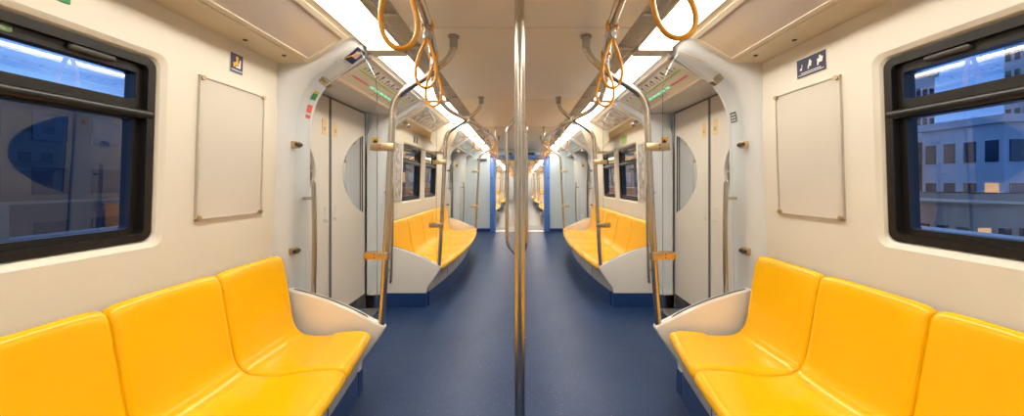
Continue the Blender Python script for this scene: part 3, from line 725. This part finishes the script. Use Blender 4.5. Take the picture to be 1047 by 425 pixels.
# ------------------------------------------------------------------ end wall and gangway
b = MB()
for s in (-1, 1):
    b.prism([(.81, 0), (1.7, 0), (1.7, 2.3), (.81, 2.3)], CAR1, CAR1+.06, 0, s)
b.box(-.81, .81, CAR1, CAR1+.06, 2.08, 2.3)
struct(b.build('wall_far', 'portal_blue'))
b = MB()
for s in (-1, 1): b.box(s*.81, s*1.46, CAR1-.01, CAR1, 0, .09)
struct(b.build('baseboard_far', 'kick'))
b = MB()
for s in (-1, 1):
    b.rbox(s*.655, s*.81, CAR1-.07, CAR1+.10, 0, 2.08, .02)
b.rbox(-.81, .81, CAR1-.07, CAR1+.10, 1.975, 2.08, .02)
for s in (-1, 1):
    for z in (.45, 1.45): b.tube([(s*.76, CAR1-.085, z), (s*.76, CAR1-.065, z)], .028, 12, mi=1)
struct(b.build('trim_20', 'gang', smooth=40, mats=['gang', 'gap']))
b = MB(); b.box(-.66, .66, CAR1-.06, CAR1+.14, .0, .014); struct(b.build('trim_21', 'alu'))
b = MB()     # bellows
for k in range(10):
    y = CAR1+.10+k*.09
    for s in (-1, 1):
        b.prism([(.72, 0), (.78, 0), (.78, 2.06), (.72, 2.06)], y, y+.05, 0, s); b.prism([(.75, 0), (.80, 0), (.80, 2.1), (.75, 2.1)], y+.05, y+.09, 0, s)
    b.box(-.78, .78, y, y+.05, 2.0, 2.06); b.box(-.8, .8, y+.05, y+.09, 2.03, 2.1)
b.box(-.8, .8, CAR1, 10.35, -.05, -.002, 0)
struct(b.build('wall_gangway', 'gangg'))
for x, wd, lab in ((-1.02, .13, 'small black display box high on the end wall left of the gangway'), (-.31, .09, 'small dark box over the gangway, left of the poles'), (.31, .09, 'small dark box over the gangway, right of the poles')):
    m = MB(); zc = 1.955 if x < -1 else 2.11
    m.rbox(x-wd, x+wd, CAR1-.05 if x < -1 else CAR1-.03, CAR1, zc-.03, zc+.03, .006)
    for k in range(3): m.box(x-wd*.7+k*wd*.5, x-wd*.4+k*wd*.5, CAR1-.052 if x < -1 else CAR1-.032, CAR1-.02, zc-.01, zc+.01, 1)
    tag(m.build('display_box', 'ink', mats=['ink', 'gap']), lab, 'display')

# ------------------------------------------------------------------ the next car
E = 27.0
b = MB()
for s in (-1, 1):
    b = MB()
    b.quad((s*1.5, 10.35, 0), (s*1.45, 10.35, 2.05), (s*1.45, E, 2.05), (s*1.5, E, 0))
    b.quad((s*1.45, 10.35, 2.05), (s*1.27, 10.35, 2.05), (s*1.27, E, 2.05), (s*1.45, E, 2.05))
    b.quad((s*1.27, 10.35, 2.05), (s*1.0, 10.35, 2.21), (s*1.0, E, 2.21), (s*1.27, E, 2.05))
    b.prism([(.80, 0), (1.55, 0), (1.55, 2.3), (.80, 2.3)], 10.29, 10.36, 0, s)
    struct(b.build('wall_'+SIDE[s], 'wall'))
b = MB(); b.box(-.78, .78, 10.36, E, 2.24, 2.28); b.box(-.8, .8, 10.29, 10.36, 2.06, 2.3); b.box(-1.6, 1.6, 10.3, E, 2.29, 2.34); struct(b.build('ceiling', 'ceil'))
b = MB(); b.prism([(-1.6, 0), (1.6, 0), (1.6, 2.3), (-1.6, 2.3)], E, E+.05, 0, 1); b.box(-.5, .5, E-.02, E, 0, 1.95, 1); struct(b.build('wall_far', 'portal', mats=['portal', 'gangg']))
for s in (-1, 1):
    for k in range(8):
        a = 10.4+k*2.05
        r = root('ceiling_light', 'white ceiling light panel in the next carriage beyond the gangway', 'ceiling light', (s*.89, a+1, 2.2), 'ceiling lights of the next carriage')
        bm = MB(); bm.box(s*.785, s*.995, a+.04, a+2.0, 2.225, 2.235); bm.build('diffuser', 'lamp', r)
        bm = MB(); bm.box(s*.775, s*1.005, a, a+.04, 2.2, 2.24); bm.box(s*.775, s*.785, a, a+2.04, 2.2, 2.24); bm.box(s*.995, s*1.005, a, a+2.04, 2.2, 2.24); bm.build('frame', 'alu', r)
nextlab = {'seat': 'yellow seat in the next carriage seen through the gangway', 'passenger_bench': 'grey and cream bench frame in the next carriage seen through the gangway',
           'grab_pole': 'thin steel pole in the next carriage seen through the gangway',
           'glass_screen': 'clear screen in the next carriage seen through the gangway'}
for s in (-1, 1):
    for k, dy in enumerate((7.75, 12.3, 16.85)):
        for o in FAR[s]:
            nm = o.name.split('.')[0]
            if nm == 'glass_screen': continue
            c = copy_tree(o, dy, None, nextlab[nm], 'next carriage '+nm.replace('_', ' ')+'s')
        for y in (4.0, 4.55, 5.15, 5.8, 6.3):
            hang(s, y, 'orange strap in the next carriage seen through the gangway', 'straps of the next carriage', random.uniform(-.4, .4), 0, 1, dy)
        # window of the next carriage, dark
        for (a, c) in WIN[1:]:
            pass
for s in (-1, 1):
    r = root('overhead_handrail', 'steel handrail on the %s side of the next carriage ceiling' % SIDE[s], 'handrail', (s*.5, 18, 2.0))
    m = MB()
    for dy in (7.75, 12.3, 16.85):
        m.tube([(s*p.x, p.y+dy, p.z) for p in RP if 2.95 < p.y < 7.45], .0185, 8)
    m.build('rail', 'steel', r, smooth=60)

# ------------------------------------------------------------------ outside: ground, viaduct wall, buildings
b = MB(); b.quad((-150, -100, -9), (150, -100, -9), (150, 200, -9), (-150, 200, -9)); struct(b.build('ground', 'ground'))
def building(x0, x1, y0, y1, z0, z1, fac, rows, cols, label, lit=0, setback=0, face='x'):
    r = root('building', label, 'building', ((x0+x1)/2, (y0+y1)/2, z0))
    m = MB(); m.box(x0, x1, y0, y1, z0, z1)
    if setback: m.box(x0+setback, x1-setback, y0+setback, y1-setback, z1, z1+setback)
    m.box(x0-.2, x1+.2, y0-.2, y1+.2, z1-.5, z1)
    m.build('walls', fac, r)
    xi = x0 if x0 > 0 else x1; sg = -1 if x0 > 0 else 1
    m = MB(); ml = MB(); rr = random.Random(int(abs(x0)*7+y0))
    dz = (z1-z0-1)/rows
    def cellx(i, j):
        dy = (y1-y0)/cols; a = y0+dy*(j+.22); c = y0+dy*(j+.78); z = z0+.8+dz*i
        t = ml if rr.random() < lit else m
        t.box(xi+sg*.06, xi-sg*.1, a, c, z, z+dz*.5)
    def celly(i, j, nc):
        dx = (x1-x0)/nc; a = x0+dx*(j+.22); c = x0+dx*(j+.78); z = z0+.8+dz*i
        t = ml if rr.random() < lit else m
        t.box(a, c, y0-.06, y0+.1, z, z+dz*.5)
    for i in range(rows):
        for j in range(cols): cellx(i, j)
        for j in range(4): celly(i, j, 4)
    m.build('windows', 'bwin', r)
    if ml.v: ml.build('lit_windows', 'blit', r)
# directions seen through the right window: x/y between 1.07 and 1.48
building(38, 40.6, 33.5, 35.5, -9, 12.2, 'concrete', 7, 3, 'pale office block outside the right window, at the window corner', .06)
building(43.5, 54, 28.5, 30.75, -9, 15.7, 'concrete', 14, 4, 'tall tower block outside the right window, cut by the picture edge', .0, 2)
building(30, 36, 21.2, 25.5, -9, 5.6, 'concrete', 5, 4, 'low grey block with a flat roof outside the right window', .05)
building(22, 26, 16.6, 20.6, -9, .8, 'concrete3', 3, 5, 'ochre low building in front of the blocks outside the right window', .12)
building(28, 36, 27, 31, -9, 4.5, 'concrete2', 4, 5, 'dark building beyond the low grey block outside the right window', .1)
building(-40, -26, 10, 33, -9, 6.8, 'concrete2', 5, 9, 'added dark long block hiding the sky outside the near left window', .02)  # added mass: covers the sky so the cabin reflections show in the glass
for s in (-1, 1):
    building(*sorted((s*14, s*20)), 36, 74, -9, 6.4, 'concrete2', 6, 12, 'added long dark block hiding the sky outside the far %s windows' % SIDE[s], .04)  # added on both sides to darken the far panes against bright sky
for s in (-1, 1):
    m = MB(); m.box(s*9, s*9.3, -20, 60, -1.2, .25, 0); m.box(s*8.9, s*9.4, -20, 60, .25, .32, 1)
    for k in range(14): m.box(s*9.1, s*9.16, -6+k*3, -5.9+k*3, .3, .95, 1)
    m.box(s*9.1, s*9.16, -20, 60, .93, .98, 1); m.box(s*4, s*12, -20, 60, -1.6, -1.2, 0)
    tag(m.build('viaduct_parapet', 'concrete', mats=['concrete' if s > 0 else 'concrete2', 'alu' if s > 0 else 'gap']), 'long concrete viaduct wall with railing outside the %s windows' % SIDE[s], 'wall')
